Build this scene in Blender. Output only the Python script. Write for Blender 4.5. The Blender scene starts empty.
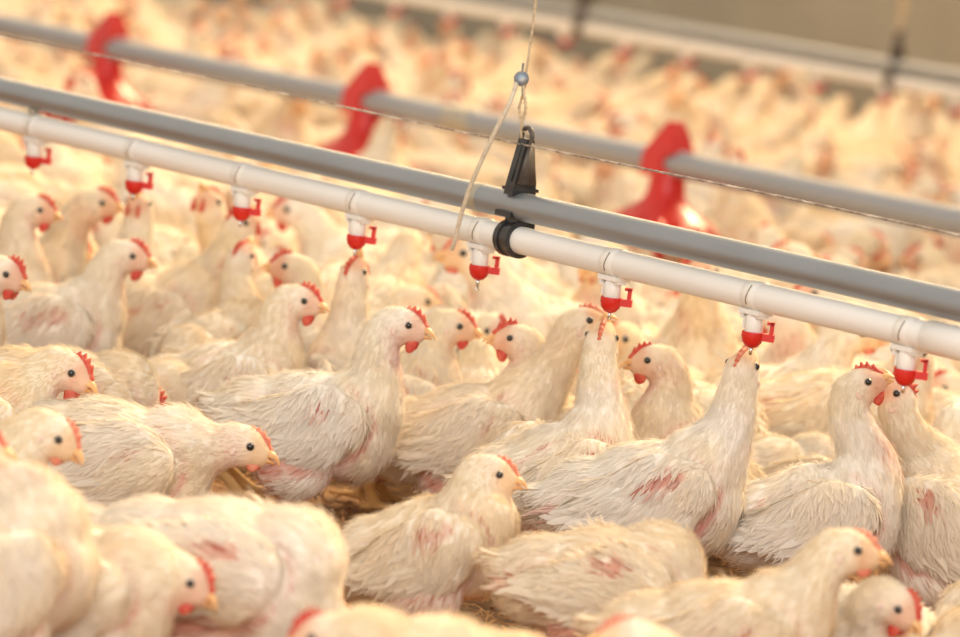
import bpy, math, random
import numpy as np
from mathutils import Vector, Matrix, Quaternion
C = bpy.context.scene.collection
PI = math.pi
# ------------------------------------------------------------------ camera
CAM_H = 0.6513
YAW, PITCH, ROLL, FPX = -0.9499, 0.0927, 0.1247, 5180.0
def _axes():
    f = np.array([math.sin(YAW)*math.cos(PITCH), math.cos(YAW)*math.cos(PITCH), -math.sin(PITCH)])
    r = np.cross(f, [0, 0, 1]); r /= np.linalg.norm(r); u = np.cross(r, f)
    c, s = math.cos(ROLL), math.sin(ROLL)
    return c*r+s*u, -s*r+c*u, f
CR, CU, CF = _axes()
CO = np.array([0, 0, CAM_H])
cam_data = bpy.data.cameras.new('camera'); cam = bpy.data.objects.new('camera', cam_data); C.objects.link(cam)
cam.matrix_world = Matrix([[CR[i], CU[i], -CF[i], CO[i]] for i in range(3)]+[[0, 0, 0, 1]])
cam_data.sensor_width = 36; cam_data.lens = FPX/960*36; cam_data.clip_start = .05; cam_data.clip_end = 200
cam_data.dof.use_dof = True; cam_data.dof.focus_distance = 4.42
cam_data.dof.aperture_fstop = (cam_data.lens/1000)/0.026
bpy.context.scene.camera = cam
def ray(px, py):
    return CF*1.0 + CR*((px-480)/FPX) + CU*((318.5-py)/FPX)
def on_z(px, py, z):
    d = ray(px, py); return CO + d*((z-CAM_H)/d[2])
def at_depth(px, py, dep):
    return CO + ray(px, py)*dep
def on_y(px, py, y):
    d = ray(px, py); return CO + d*(y/d[1])
def proj(P):
    d = np.asarray(P)-CO; z = d@CF
    return 480+FPX*(d@CR)/z, 318.5-FPX*(d@CU)/z, z
GR = np.array([CF[1], -CF[0], 0]); GR /= np.linalg.norm(GR)      # ground direction: right
GA = np.array([CF[0], CF[1], 0]); GA /= np.linalg.norm(GA)        # ground direction: away
# ------------------------------------------------------------------ world, sun, lights, exposure
sc = bpy.context.scene
sc.view_settings.view_transform = 'Standard'; sc.view_settings.look = 'None'; sc.view_settings.gamma = 1
sc.view_settings.use_curve_mapping = False
sc.view_settings.exposure = 0.6
w = bpy.data.worlds.new('World'); sc.world = w; w.use_nodes = True
bg = w.node_tree.nodes['Background']; bg.inputs[0].default_value = (1.0, .88, .72, 1); bg.inputs[1].default_value = .62
def sun(az, el, e, col, ang):
    l = bpy.data.lights.new('sun', 'SUN'); l.energy = e; l.color = col; l.angle = math.radians(ang)
    o = bpy.data.objects.new('sun', l); C.objects.link(o)
    d = GR*math.cos(az)*math.cos(el)+GA*math.sin(az)*math.cos(el)+np.array([0, 0, math.sin(el)])   # towards the sun
    o.rotation_euler = Vector(d).to_track_quat('Z', 'Y').to_euler()
sun(math.radians(55), math.radians(38), 3.7, (1, .72, .40), 11)
def area(loc, look, size, e, col):
    l = bpy.data.lights.new('added_fill_light', 'AREA'); l.shape = 'RECTANGLE'; l.size, l.size_y = size; l.energy = e; l.color = col
    o = bpy.data.objects.new('added_fill_light', l); C.objects.link(o); o.location = loc
    o.rotation_euler = (Vector(loc)-Vector(look)).to_track_quat('Z', 'Y').to_euler()
area((-6.6, 6.95, 2.2), (-5.6, 5.0, 0), (9, .8), 140, (1, .64, .30))      # added warm fill strip above the far wall, gilds the back rows
_p = CO-GA*1.6+np.array([0, 0, 1.5]); area(tuple(_p), tuple(CO+GA*4.2-np.array([0, 0, .6])), (4.5, 2.6), 125, (.93, .96, 1))   # added neutral fill lamp, unseen behind the camera, whitens the front birds
# ------------------------------------------------------------------ materials
def mat(name, col, rough=.6, metal=0, spec=.5, **k):
    m = bpy.data.materials.new(name); m.use_nodes = True
    b = m.node_tree.nodes['Principled BSDF']
    b.inputs['Base Color'].default_value = (*col, 1); b.inputs['Roughness'].default_value = rough
    b.inputs['Metallic'].default_value = metal; b.inputs['Specular IOR Level'].default_value = spec
    for kk, v in k.items(): b.inputs[kk.replace('_', ' ')].default_value = v
    return m
def noisy(m, scale, amt, dark, stretch=(1, 1, 1), bump=0, detail=6):
    """mixes a second colour in by a noise in object space"""
    nt = m.node_tree; b = nt.nodes['Principled BSDF']; base = tuple(b.inputs['Base Color'].default_value)
    tc = nt.nodes.new('ShaderNodeTexCoord'); mp = nt.nodes.new('ShaderNodeMapping'); mp.inputs['Scale'].default_value = stretch
    nz = nt.nodes.new('ShaderNodeTexNoise'); nz.inputs['Scale'].default_value = scale; nz.inputs['Detail'].default_value = detail
    rp = nt.nodes.new('ShaderNodeValToRGB'); rp.color_ramp.elements[0].position = .42; rp.color_ramp.elements[1].position = .68
    rp.color_ramp.elements[0].color = (0, 0, 0, 1); rp.color_ramp.elements[1].color = (amt, amt, amt, 1)
    mx = nt.nodes.new('ShaderNodeMixRGB'); mx.inputs[1].default_value = base; mx.inputs[2].default_value = (*dark, 1)
    L = nt.links.new
    L(tc.outputs['Object'], mp.inputs[0]); L(mp.outputs[0], nz.inputs['Vector']); L(nz.outputs[0], rp.inputs[0])
    L(rp.outputs[0], mx.inputs[0]); L(mx.outputs[0], b.inputs['Base Color'])
    if bump:
        bp = nt.nodes.new('ShaderNodeBump'); bp.inputs['Strength'].default_value = bump; bp.inputs['Distance'].default_value = .004
        L(nz.outputs[0], bp.inputs['Height']); L(bp.outputs[0], b.inputs['Normal'])
    return m
M = {}
M['pvc'] = noisy(mat('white_pvc', (.83, .82, .80), .38), 14, .35, (.62, .58, .52), (.3, 3, 3))
M['saddle'] = mat('white_plastic', (.82, .80, .76), .35, Subsurface_Weight=.15)
M['groove'] = mat('seam_brown', (.25, .2, .15), .7)
M['grey'] = noisy(mat('galvanised_steel', (.30, .325, .355), .36, .55), 22, .35, (.23, .24, .25), (.4, 3, 3), .1)
M['coupler'] = noisy(mat('darker_steel', (.40, .38, .34), .45, .5), 20, .4, (.5, .45, .3))
M['fargrey'] = noisy(mat('feeder_steel', (.30, .32, .36), .45, .35), 12, .4, (.36, .37, .39), (.4, 2, 2))
M['red'] = mat('red_plastic', (.60, .016, .010), .35, Subsurface_Weight=.05)
M['panred'] = mat('feeder_red_plastic', (.55, .012, .008), .35)
M['black'] = noisy(mat('black_plastic', (.016, .016, .018), .32), 60, .5, (.06, .055, .05))
M['hangbrown'] = noisy(mat('worn_dark_plastic', (.07, .055, .045), .5), 40, .6, (.2, .17, .14))
M['steel'] = mat('pin_steel', (.75, .75, .78), .2, 1)
M['rope'] = noisy(mat('jute_rope', (.62, .50, .34), .9), 300, .7, (.36, .26, .15))
M['wire'] = noisy(mat('wire', (.30, .23, .19), .45, .3), 60, .9, (.75, .68, .60), detail=2)
M['button'] = noisy(mat('blue_grey_metal', (.20, .25, .30), .45, .5), 160, .7, (.45, .40, .33))
M['water'] = mat('water', (1, 1, 1), .02, Transmission_Weight=1.0, IOR=1.33)
M['wall'] = noisy(mat('wall_plaster', (.36, .325, .255), .9), 3.2, .6, (.27, .24, .185), bump=.3)
M['litter'] = noisy(mat('litter', (.30, .155, .06), .95), 45, .9, (.11, .055, .022), bump=1)
M['straw'] = noisy(mat('wood_shaving', (.55, .30, .12), .9), 30, .9, (.22, .10, .04))
M['feed'] = mat('pan_dish', (.72, .05, .03), .4)
M['beak'] = noisy(mat('beak_horn', (.80, .48, .22), .42, Subsurface_Weight=.1), 90, .7, (.62, .28, .10))
M['comb'] = noisy(mat('comb_skin', (.56, .05, .03), .6, Subsurface_Weight=.15), 150, .7, (.66, .20, .11), bump=.3)
M['combpale'] = noisy(mat('pale_comb_skin', (.66, .17, .10), .6, Subsurface_Weight=.15), 120, .7, (.74, .34, .22), bump=.3)
for k in ('comb', 'combpale', 'red', 'saddle', 'beak'):
    M[k].node_tree.nodes['Principled BSDF'].inputs['Subsurface Radius'].default_value = (.006, .002, .001)
M['eye'] = mat('dark_eye', (.012, .009, .008), .08, 0, .7)
M['eyering'] = mat('eye_rim', (.42, .36, .30), .5)
def feather_mat(name, transl):
    m = bpy.data.materials.new(name); m.use_nodes = True; nt = m.node_tree; L = nt.links.new
    b = nt.nodes['Principled BSDF']; out = nt.nodes['Material Output']
    at = nt.nodes.new('ShaderNodeVertexColor'); at.layer_name = 'Col'
    oi = nt.nodes.new('ShaderNodeObjectInfo')
    rp = nt.nodes.new('ShaderNodeValToRGB'); e = rp.color_ramp.elements
    e[0].color = (1, 1, 1, 1); e[1].color = (1, .90, .72, 1); e[0].position = .2
    L(oi.outputs['Random'], rp.inputs[0])
    mx = nt.nodes.new('ShaderNodeMixRGB'); mx.blend_type = 'MULTIPLY'; mx.inputs[0].default_value = .7
    L(at.outputs[0], mx.inputs[1]); L(rp.outputs[0], mx.inputs[2]); L(mx.outputs[0], b.inputs['Base Color'])
    b.inputs['Roughness'].default_value = .85; b.inputs['Specular IOR Level'].default_value = .15
    b.inputs['Sheen Weight'].default_value = .25; b.inputs['Sheen Roughness'].default_value = .5
    if transl:
        tr = nt.nodes.new('ShaderNodeBsdfTranslucent'); L(mx.outputs[0], tr.inputs[0])
        ms = nt.nodes.new('ShaderNodeMixShader'); ms.inputs[0].default_value = transl
        L(b.outputs[0], ms.inputs[1]); L(tr.outputs[0], ms.inputs[2]); L(ms.outputs[0], out.inputs[0])
    return m
M['plumage'] = feather_mat('feathers', .38)
M['skin'] = feather_mat('bird_skin', 0)
# ------------------------------------------------------------------ mesh helpers
class MB:
    def __init__(s): s.v = []; s.f = []; s.mi = []; s.n = 0
    def add(s, v, f, mi=0):
        v = np.asarray(v, float); s.v.append(v)
        for q in f: s.f.append([i+s.n for i in q]); s.mi.append(mi)
        s.n += len(v)
    def tube(s, pts, r, seg=12, caps=True, mi=0):
        pts = np.asarray(pts, float); n = len(pts); r = np.broadcast_to(np.asarray(r, float), (n,))
        T = np.gradient(pts, axis=0); T /= np.linalg.norm(T, axis=1)[:, None]+1e-12
        a = np.array([0, 0, 1.]) if abs(T[0][2]) < .9 else np.array([1., 0, 0])
        u = np.cross(T[0], a); u /= np.linalg.norm(u); vs = []
        for i in range(n):
            u = u-T[i]*(u@T[i]); u /= np.linalg.norm(u); v = np.cross(T[i], u)
            for k in range(seg):
                t = 2*PI*k/seg; vs.append(pts[i]+r[i]*(math.cos(t)*u+math.sin(t)*v))
        fs = [[i*seg+k, i*seg+(k+1) % seg, (i+1)*seg+(k+1) % seg, (i+1)*seg+k] for i in range(n-1) for k in range(seg)]
        if caps: fs += [list(range(seg))[::-1], [(n-1)*seg+k for k in range(seg)]]
        s.add(vs, fs, mi)
    def lathe(s, prof, c=(0, 0, 0), seg=20, mi=0, R=None):
        vs = []
        for (r, z) in prof:
            for k in range(seg):
                t = 2*PI*k/seg; vs.append((r*math.cos(t), r*math.sin(t), z))
        vs = np.array(vs)
        if R is not None: vs = vs@np.asarray(R).T
        vs = vs+np.asarray(c)
        n = len(prof)
        fs = [[i*seg+k, i*seg+(k+1) % seg, (i+1)*seg+(k+1) % seg, (i+1)*seg+k] for i in range(n-1) for k in range(seg)]
        fs += [list(range(seg))[::-1], [(n-1)*seg+k for k in range(seg)]]
        s.add(vs, fs, mi)
    def box(s, c, d, R=None, mi=0):
        v = np.array([[x, y, z] for x in (-.5, .5) for y in (-.5, .5) for z in (-.5, .5)])*np.asarray(d)
        if R is not None: v = v@np.asarray(R).T
        s.add(v+np.asarray(c), [[0, 1, 3, 2], [4, 6, 7, 5], [0, 4, 5, 1], [2, 3, 7, 6], [0, 2, 6, 4], [1, 5, 7, 3]], mi)
    def prism(s, poly, x0, x1, c=(0, 0, 0), mi=0):
        """polygon in (y,z) extruded along x"""
        n = len(poly); v = [(x0, y, z) for y, z in poly]+[(x1, y, z) for y, z in poly]
        fs = [list(range(n))[::-1], list(range(n, 2*n))]+[[i, (i+1) % n, n+(i+1) % n, n+i] for i in range(n)]
        s.add(np.array(v)+np.asarray(c), fs, mi)
    def ball(s, c, r, seg=16, rings=10, R=None, mi=0):
        r = np.broadcast_to(np.asarray(r, float), (3,)); vs = []
        for i in range(1, rings):
            a = PI*i/rings
            for k in range(seg):
                t = 2*PI*k/seg; vs.append((math.sin(a)*math.cos(t), math.sin(a)*math.sin(t), math.cos(a)))
        vs += [(0, 0, 1), (0, 0, -1)]
        vs = np.array(vs)*r
        if R is not None: vs = vs@np.asarray(R).T
        N = (rings-1)*seg
        fs = [[i*seg+k, (i+1)*seg+k, (i+1)*seg+(k+1) % seg, i*seg+(k+1) % seg] for i in range(rings-2) for k in range(seg)]
        fs += [[N, k, (k+1) % seg] for k in range(seg)]+[[N+1, (rings-2)*seg+(k+1) % seg, (rings-2)*seg+k] for k in range(seg)]
        s.add(vs+np.asarray(c), fs, mi)
    def mesh(s, name, mats, smooth=True):
        me = bpy.data.meshes.new(name); me.from_pydata(np.concatenate(s.v).tolist(), [], s.f)
        for m in mats: me.materials.append(m)
        me.polygons.foreach_set('material_index', s.mi)
        me.polygons.foreach_set('use_smooth', [smooth]*len(s.f)); me.update(); return me
    def build(s, name, mats, parent=None, smooth=True, loc=None, sharp=None):
        if not isinstance(mats, (list, tuple)): mats = [mats]
        me = s.mesh(name, mats, smooth)
        if sharp: me.set_sharp_from_angle(angle=math.radians(sharp))
        o = bpy.data.objects.new(name, me); C.objects.link(o)
        if parent is not None: o.parent = parent
        if loc is not None: o.location = loc
        return o
def empty(name, loc=(0, 0, 0)):
    o = bpy.data.objects.new(name, None); o.location = loc; o.empty_display_size = .05; C.objects.link(o); return o
def tag(o, label, cat, group=None, kind=None):
    if label: o['label'] = label
    if cat: o['category'] = cat
    if group: o['group'] = group
    if kind: o['kind'] = kind
    return o
# ------------------------------------------------------------------ the line geometry (fitted)
Y1, X1, HN, SP = 2.6796, -4.5567, .300, .2            # near drinker line
YF, HF, XP, SPF = 4.2286, .2457, -6.998, .7379        # feeder line
Y3, X3 = 6.0098, -7.639                                # far drinker line
HG, HW = .3294, .3847
YW = 7.15                                              # far wall
def frame0(a, t):
    c, s_ = math.cos(a), math.sin(a); ct, st = math.cos(t), math.sin(t)
    return np.array([[c, -s_, 0], [s_, c, 0], [0, 0, 1]])@np.array([[ct, 0, st], [0, 1, 0], [-st, 0, ct]])
# ------------------------------------------------------------------ structure
b = MB()
nx, ny = 120, 80
gx = np.linspace(-14, 1.5, nx); gy = np.linspace(1.0, YW+.1, ny); rs = np.random.RandomState(1)
V = np.array([[x, y, 0] for y in gy for x in gx]); V[:, 2] = -.006+rs.rand(len(V))*.006
b.add(V, [[j*nx+i, j*nx+i+1, (j+1)*nx+i+1, (j+1)*nx+i] for j in range(ny-1) for i in range(nx-1)])
o = b.build('floor', M['litter']); tag(o, 'brown litter floor of the poultry house', 'floor', kind='structure')
b = MB(); b.box((-6.5, YW+.06, 1.2), (17, .12, 2.44)); b.box((-6.5, YW-.005, .05), (17, .02, .12))
o = b.build('wall_back', M['wall'], smooth=False); tag(o, 'grey brown rendered wall behind the flock', 'wall', kind='structure')
# ------------------------------------------------------------------ drinker lines
def nipple(parent, x, y, z, detail=True, drop=False):
    """hangs under the pipe at x; thing > part > sub-part"""
    sg = 20 if detail else 10
    b = MB()
    # split ring round the pipe, saddle, valve body
    prof = [(.0121, -.009), (.0128, -.008), (.0128, .008), (.0121, .009)]
    Rx = [[0, 0, 1], [0, 1, 0], [-1, 0, 0]]
    b.lathe(prof, (x, y, z), 28, R=Rx)
    b.box((x, y, z-.0135), (.026, .016, .004))
    b.box((x-.011, y, z-.0165), (.004, .012, .007))
    b.box((x+.009, y, z-.016), (.006, .010, .004))
    b.lathe([(.006, -.014), (.0075, -.018), (.0075, -.031), (.0068, -.032)], (x, y, z), sg)
    b.box((x-.0085, y, z-.0235), (.003, .009, .010))
    n = b.build('nipple_drinker', M['saddle'], parent, sharp=40)
    # seam line of the ring
    b = MB(); pts = [(x+.001+.0015*math.sin(3*t), y-.0130*math.cos(t), z+.0130*math.sin(t)) for t in np.linspace(-.6, .75, 9)]
    b.tube(pts, .0006, 5); s = b.build('seam', M['groove'], n)
    # red drip cup: bowl below, arm to the right and upright
    b = MB()
    b.lathe([(.0088, -.031), (.0092, -.030), (.0095, -.034), (.0080, -.039), (.0050, -.0425), (.0025, -.0435)], (x, y, z), sg)
    d = GR*.82-GA*.1
    ang = math.atan2(d[1], d[0]); Rz = [[math.cos(ang), -math.sin(ang), 0], [math.sin(ang), math.cos(ang), 0], [0, 0, 1]]
    b.box(np.array([x, y, z-.0335])+d*.0135, (.014, .009, .0062), Rz)
    b.box(np.array([x, y, z-.0270])+d*.0185, (.0032, .008, .0135), Rz)
    b.box(np.array([x, y, z-.0215])+d*.0170, (.0062, .008, .0025), Rz)
    b.build('drip_cup', M['red'], n, sharp=40)
    b = MB(); b.tube([(x, y, z-.042), (x, y, z-.0495)], .0015, 8); b.build('trigger_pin', M['steel'], n)
    if drop:
        b = MB(); b.lathe([(.0004, .0035), (.0012, .0015), (.0022, -.0005), (.0018, -.002), (.0006, -.0028)], (x, y, z-.0515), 12)
        b.build('water_drop', M['water'], n)
def drinker_line(y, x0, x1, ks, xs, label, detail, hangers):
    t = empty('drinker_line', (0, y, HN)); tag(t, label, 'water pipe')
    t0 = np.array([0, y, HN])
    def loc(o): o.matrix_parent_inverse = Matrix.Translation(-Vector(t0)); return o
    b = MB(); b.tube([(x0, y, HN), (x1, y, HN)], .0122, 32)
    loc(b.build('water_pipe', M['pvc'], t, sharp=60))
    b = MB(); b.tube([(x0, y, HG), (x1, y, HG)], .0128, 32)
    sp = b.build('support_pipe', M['grey'], t, sharp=60); loc(sp)
    return t, loc, sp
near, loc, sp = drinker_line(Y1, -7.2, 1.0, None, None,
    'nearest drinker line, white pipe with red cups under a sharp grey steel pipe', True, None)
def add_nipple(t, loc, *a, **k):
    before = set(C.objects); nipple(t, *a, **k)
    for o in set(C.objects)-before:
        if o.parent == t: loc(o)
for i in range(-3, 10):
    add_nipple(near, loc, X1+SP*i, Y1, HN, True, drop=(i in (4,)))
# coupler sleeve of the white pipe at the right edge, joint of the grey pipe
p = on_y(931, 337, Y1); b = MB(); b.lathe([(.0122, -.002), (.0138, 0), (.0138, .09), (.0122, .092)], (p[0], Y1, HN), 32, R=[[0, 0, 1], [0, 1, 0], [-1, 0, 0]])
loc(b.build('pipe_coupler', M['pvc'], near, sharp=40))
p = on_y(477, 195, Y1); b = MB(); b.lathe([(.0128, -.001), (.0131, 0), (.0131, .012), (.0128, .013)], (p[0], Y1, HG), 32, R=[[0, 0, 1], [0, 1, 0], [-1, 0, 0]])
loc(b.build('pipe_joint', M['coupler'], near, sharp=40))
# hanger: black clamp round the white pipe, triangular strap above the grey pipe
def hanger(t, loc, x, y, m1, m2):
    b = MB(); Rx = [[0, 0, 1], [0, 1, 0], [-1, 0, 0]]
    for dx, r in ((-.007, .0166), (0, .0152), (.007, .0166)):
        b.lathe([(r-.002, -.0035), (r, -.003), (r, .003), (r-.002, .0035)], (x+dx, y, HN), 28, R=Rx)
    b.box((x, y, HN+.0165), (.018, .012, .008)); b.box((x-.004, y-.006, HN+.0215), (.024, .014, .005))
    b.box((x, y+.013, HG-.012), (.016, .004, .022))
    h = loc(b.build('pipe_clamp', m1, t, sharp=40))
    b = MB()
    b.prism([(-.013, HG+.0095), (-.0125, HG+.016), (-.004, HG+.060), (.004, HG+.060), (.0125, HG+.016), (.013, HG+.0095)], -.0065, .0065, (x, y, 0))
    b.box((x, y, HG+.0150), (.017, .028, .003)); b.box((x, y-.0065, HG+.038), (.003, .005, .034), [[1, 0, 0], [0, .97, .22], [0, -.22, .97]])
    s = b.build('hanger_strap', m1, t, sharp=30); loc(s)
    b = MB(); b.tube([(x+.008*math.cos(a), y, HG+.062+.008*math.sin(a)) for a in np.linspace(0, 2*PI, 17)], .0022, 8, False)
    r = b.build('hook', m2, s)
    b = MB(); b.prism([(-.010, HG+.02), (-.002, HG+.057), (.002, HG+.057), (.010, HG+.02)], .006, .0095, (x, y, 0)); b.build('strap_side', m2, s)
    return x
ph = on_y(520, 192, Y1); XH = ph[0]
hanger(near, loc, XH, Y1, M['black'], M['hangbrown'])
p = on_y(27, 110, Y1-.012); b = MB(); b.box((p[0], Y1-.004, HG-.0145), (.009, .008, .006)); b.ball((p[0]+.003, Y1-.006, HG-.016), .0035, 10, 8)
loc(b.build('pipe_clip', M['coupler'], near, sharp=40))
# ------------------------------------------------------------------ rope, toggle, wire
top = np.array([XH, Y1, HG+.064])
RY = Y1
kn = on_y(525, 79, RY)
def twist(b, pts, r, turns, mi=0, strands=2, n=None):
    pts = np.asarray(pts, float); L = np.linalg.norm(np.diff(pts, axis=0), axis=1).sum(); n = n or max(12, int(L/.004))
    s = np.linspace(0, 1, n); cs = np.r_[0, np.cumsum(np.linalg.norm(np.diff(pts, axis=0), axis=1))]/L
    P = np.array([np.interp(s, cs, pts[:, k]) for k in range(3)]).T
    T = np.gradient(P, axis=0); T /= np.linalg.norm(T, axis=1)[:, None]; u = np.cross(T, [.3, 1, .2]); u /= np.linalg.norm(u, axis=1)[:, None]; v = np.cross(T, u)
    for k in range(strands):
        a = s*L*turns*2*PI+2*PI*k/strands
        b.tube(P+r*.55*(np.cos(a)[:, None]*u+np.sin(a)[:, None]*v), r*.62, 6)
def smooth_tube(b, pts, r):
    pts = np.asarray(pts, float); n = len(pts); P = [pts[0]]+list(pts)+[pts[-1]]; out = []
    for i in range(1, n):
        for t in np.linspace(0, 1, 8, endpoint=i == n-1):
            a, b0, c, d = P[i-1], P[i], P[i+1], P[i+2]; out.append(.5*((2*b0)+(-a+c)*t+(2*a-5*b0+4*c-d)*t*t+(-a+3*b0-3*c+d)*t**3))
    b.tube(out, r, 10)
rope = empty('suspension_rope', kn); tag(rope, 'sharp tan cord holding up the near drinker line with a loose end', 'rope')
def rl(o): o.matrix_parent_inverse = Matrix.Translation(-Vector(kn)); return o
b = MB(); twist(b, [kn, on_y(531, 40, RY), on_y(541, -40, RY), on_y(560, -180, RY)], .0019, 120); rl(b.build('hanging_cord', M['rope'], rope))
b = MB(); twist(b, [kn+[0, -.003, 0], on_y(526, 108, RY-.004), top+[-.004, -.005, .006], top+[-.002, -.004, -.004]], .0017, 120)
twist(b, [kn+[0, .002, 0], on_y(519, 108, RY), top+[-.007, -.001, .004], top+[.001, .002, -.002]], .0017, 120); rl(b.build('loop_cord', M['rope'], rope))
M['cord'] = noisy(mat('pale_cord', (.66, .58, .45), .85), 200, .5, (.42, .33, .22))
b = MB(); smooth_tube(b, [kn+[-.003, -.006, -.002], on_y(510, 102, RY-.02), on_y(492, 138, RY-.028), on_y(473, 180, RY-.032), on_y(462, 212, RY-.030), on_y(455, 240, RY-.026), on_y(452, 249, RY-.024)], .0021); rl(b.build('loose_end', M['cord'], rope))
b = MB()
Rb = np.array([CR, np.cross(-CF, CR), -CF]).T
b.lathe([(.0045, -.004), (.0068, -.002), (.0068, .002), (.0045, .004), (.0020, .0042)], kn+[0, -.004, 0], 18, R=Rb)
b.tube([kn+[0, -.004, .004], kn+[0, -.004, .014]], .0012, 6); b.tube([kn+[.003, -.004, -.006], kn+[.005, -.004, -.014]], .001, 6)
rl(b.build('cord_button', M['button'], rope, sharp=40))
b = MB(); pw = np.array([[x, Y1-.004+.0006*math.sin(x*9), HW+.0008*math.sin(x*7)] for x in np.linspace(-7.2, 1.0, 200)])
twist(b, pw, .0010, 55, n=2600); o = b.build('guard_wire', M['wire']); tag(o, 'thin twisted wire running above the near grey pipe', 'wire')
# far line
far, locf, spf = drinker_line(Y3, -11.5, -5.5, None, None, 'far drinker line, blurred white pipe with red cups in front of the wall', False, None)
for i in range(-10, 6):
    add_nipple(far, locf, X3+SP*i, Y3, HN, False)
pf = on_y(893, 84, Y3); hanger(far, locf, pf[0], Y3, M['hangbrown'], M['hangbrown'])
pf2 = on_y(583, 22, Y3); b = MB(); Rx = [[0, 0, 1], [0, 1, 0], [-1, 0, 0]]
b.lathe([(.013, -.014), (.0165, -.013), (.0165, .013), (.013, .014)], (pf2[0], Y3, HN), 20, R=Rx); b.box((pf2[0], Y3, HG+.01), (.02, .03, .06)); locf(b.build('pipe_clamp', M['hangbrown'], far, sharp=40))
r2 = empty('suspension_rope', (pf[0], Y3, HG+.06)); tag(r2, 'blurred doubled cord holding up the far drinker line before the wall', 'rope')
b = MB()
for a, c in ((-.006, -.016), (.004, -.001), (.009, .020)):
    twist(b, [(pf[0]+a*.3, Y3-.004, HG+.064), (pf[0]+a, Y3, HG+.11), (pf[0]+c, Y3, HG+.30), (pf[0]+c*.6, Y3, HG+.6)], .0034, 40)
o = b.build('hanging_cord', M['rope'], r2); o.matrix_parent_inverse = Matrix.Translation((-pf[0], -Y3, -HG-.06))
# ------------------------------------------------------------------ feeder line
fl = MB(); fl.tube([(-11.0, YF, HF), (-2.5, YF, HF)], .0185, 28); o = fl.build('feeder_pipe', M['fargrey'], sharp=60)
tag(o, 'blurred grey steel feed pipe carrying the red feeders', 'feed pipe')
cpos = on_y(463, 122, YF)
b = MB(); b.lathe([(.0185, -.03), (.0205, -.028), (.0205, .028), (.0185, .03)], (cpos[0], YF, HF), 24, R=Rx); k = b.build('pipe_joint', M['coupler'], o, sharp=40)
def feeder_pan(x):
    t = empty('feeder_pan', (x, YF, 0))
    z0 = HF
    b = MB()   # hood clipped over the pipe: tall peaked saddle, drop tube below
    ys = .023
    # profile in x (along pipe) and z: peak at the far end, sloping
    prof = [(-.034, -.02), (-.034, .010), (-.016, .036), (.000, .056), (.006, .056), (.018, .036), (.028, .012), (.018, .013), (.011, .0), (.014, -.02)]
    n = len(prof); v = []
    for sy, wd in ((-1, 1), (1, 1)):
        for (px_, pz_) in prof:
            wy = ys*(1-.62*max(0, (pz_-.005)/.061)); v.append((px_, sy*wy, z0+pz_))
    fs = [list(range(n)), list(range(n, 2*n))[::-1]]+[[i, n+i, n+(i+1) % n, (i+1) % n] for i in range(n)]
    b.add(v, fs)
    b.lathe([(.0235, z0-.008), (.0245, z0-.03), (.0265, z0-.044), (.034, z0-.056), (.052, z0-.068), (.068, z0-.080), (.066, z0-.086), (.046, z0-.078)], (0, 0, 0), 28)
    b.build('hood', M['panred'], t, sharp=35)
    for k in range(14):
        a = 2*PI*k/14+.2; c, s_ = math.cos(a), math.sin(a)
        b = MB(); pr = [(.060, z0-.077), (.076, z0-.092), (.090, z0-.115), (.100, z0-.142), (.106, .075)]
        b.tube([(r*c, r*s_, z) for r, z in pr], [.0055, .005, .0045, .0042, .004], 8)
        b.build('grill_spoke', M['panred'], t)
    b = MB(); b.tube([(.106*math.cos(a), .106*math.sin(a), .075) for a in np.linspace(0, 2*PI, 41)], .005, 8, False); b.build('grill_ring', M['panred'], t)
    b = MB(); b.lathe([(.02, .002), (.085, .002), (.110, .025), (.119, .056), (.115, .058), (.106, .032), (.083, .010), (.03, .030), (.02, .034)], (0, 0, 0), 36)
    b.build('pan_dish', M['feed'], t, sharp=40)
    return t
PANX = [XP+SPF*k for k in (-1, 0, 1, 2, 3)]
def pan_px(x): return proj((x, YF, HF))[0]
for k, lab in ((0, 'red cone feeder at far left, blurred, on the grey feed pipe'), (1, 'middle red cone feeder on the grey feed pipe'), (2, 'rightmost red cone feeder, largest, with its grill legs showing')):
    tag(feeder_pan(XP+SPF*k), lab, 'feeder', 'red feeders along the feed pipe')

b = MB(); rs = np.random.RandomState(3)
for _ in range(5200):
    q = on_z(rs.uniform(-60, 1020), rs.uniform(430, 700), 0); a = rs.rand()*PI; l_ = rs.uniform(.006, .024); w_ = rs.uniform(.001, .0028)
    R_ = frame0(a, rs.uniform(-.5, .5)); b.box((q[0], q[1], .002+rs.rand()*.006), (l_, w_, .0006), R_)
o = b.build('wood_shavings', M['straw'], smooth=False); tag(o, 'loose wood shavings and straw on the litter floor', 'litter', kind='stuff')
# ------------------------------------------------------------------ the birds
DG = None
def nrm(v): v = np.asarray(v, float); return v/(np.linalg.norm(v, axis=-1, keepdims=True)+1e-12)
def frame(fwd, up=(0, 0, 1)):
    f = nrm(fwd); l = np.cross(up, f)
    if np.linalg.norm(l) < 1e-3: l = np.cross((-1, 0, .01), f)
    l = nrm(l); u = np.cross(f, l); return np.array([f, l, u]).T     # columns fwd, left, up
def vnoise(P, sc, seed):
    """cheap smooth noise, -1..1"""
    r = np.random.RandomState(seed); out = np.zeros(len(P))
    for k in range(7):
        d = r.randn(3); d /= np.linalg.norm(d); out += np.sin(P@d*sc*(.6+.25*k)+r.rand()*6.28)
    return out/3.2
def bez(p0, p1, p2, p3, n):
    t = np.linspace(0, 1, n)[:, None]
    return (1-t)**3*p0+3*(1-t)**2*t*p1+3*(1-t)*t*t*p2+t**3*p3
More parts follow.
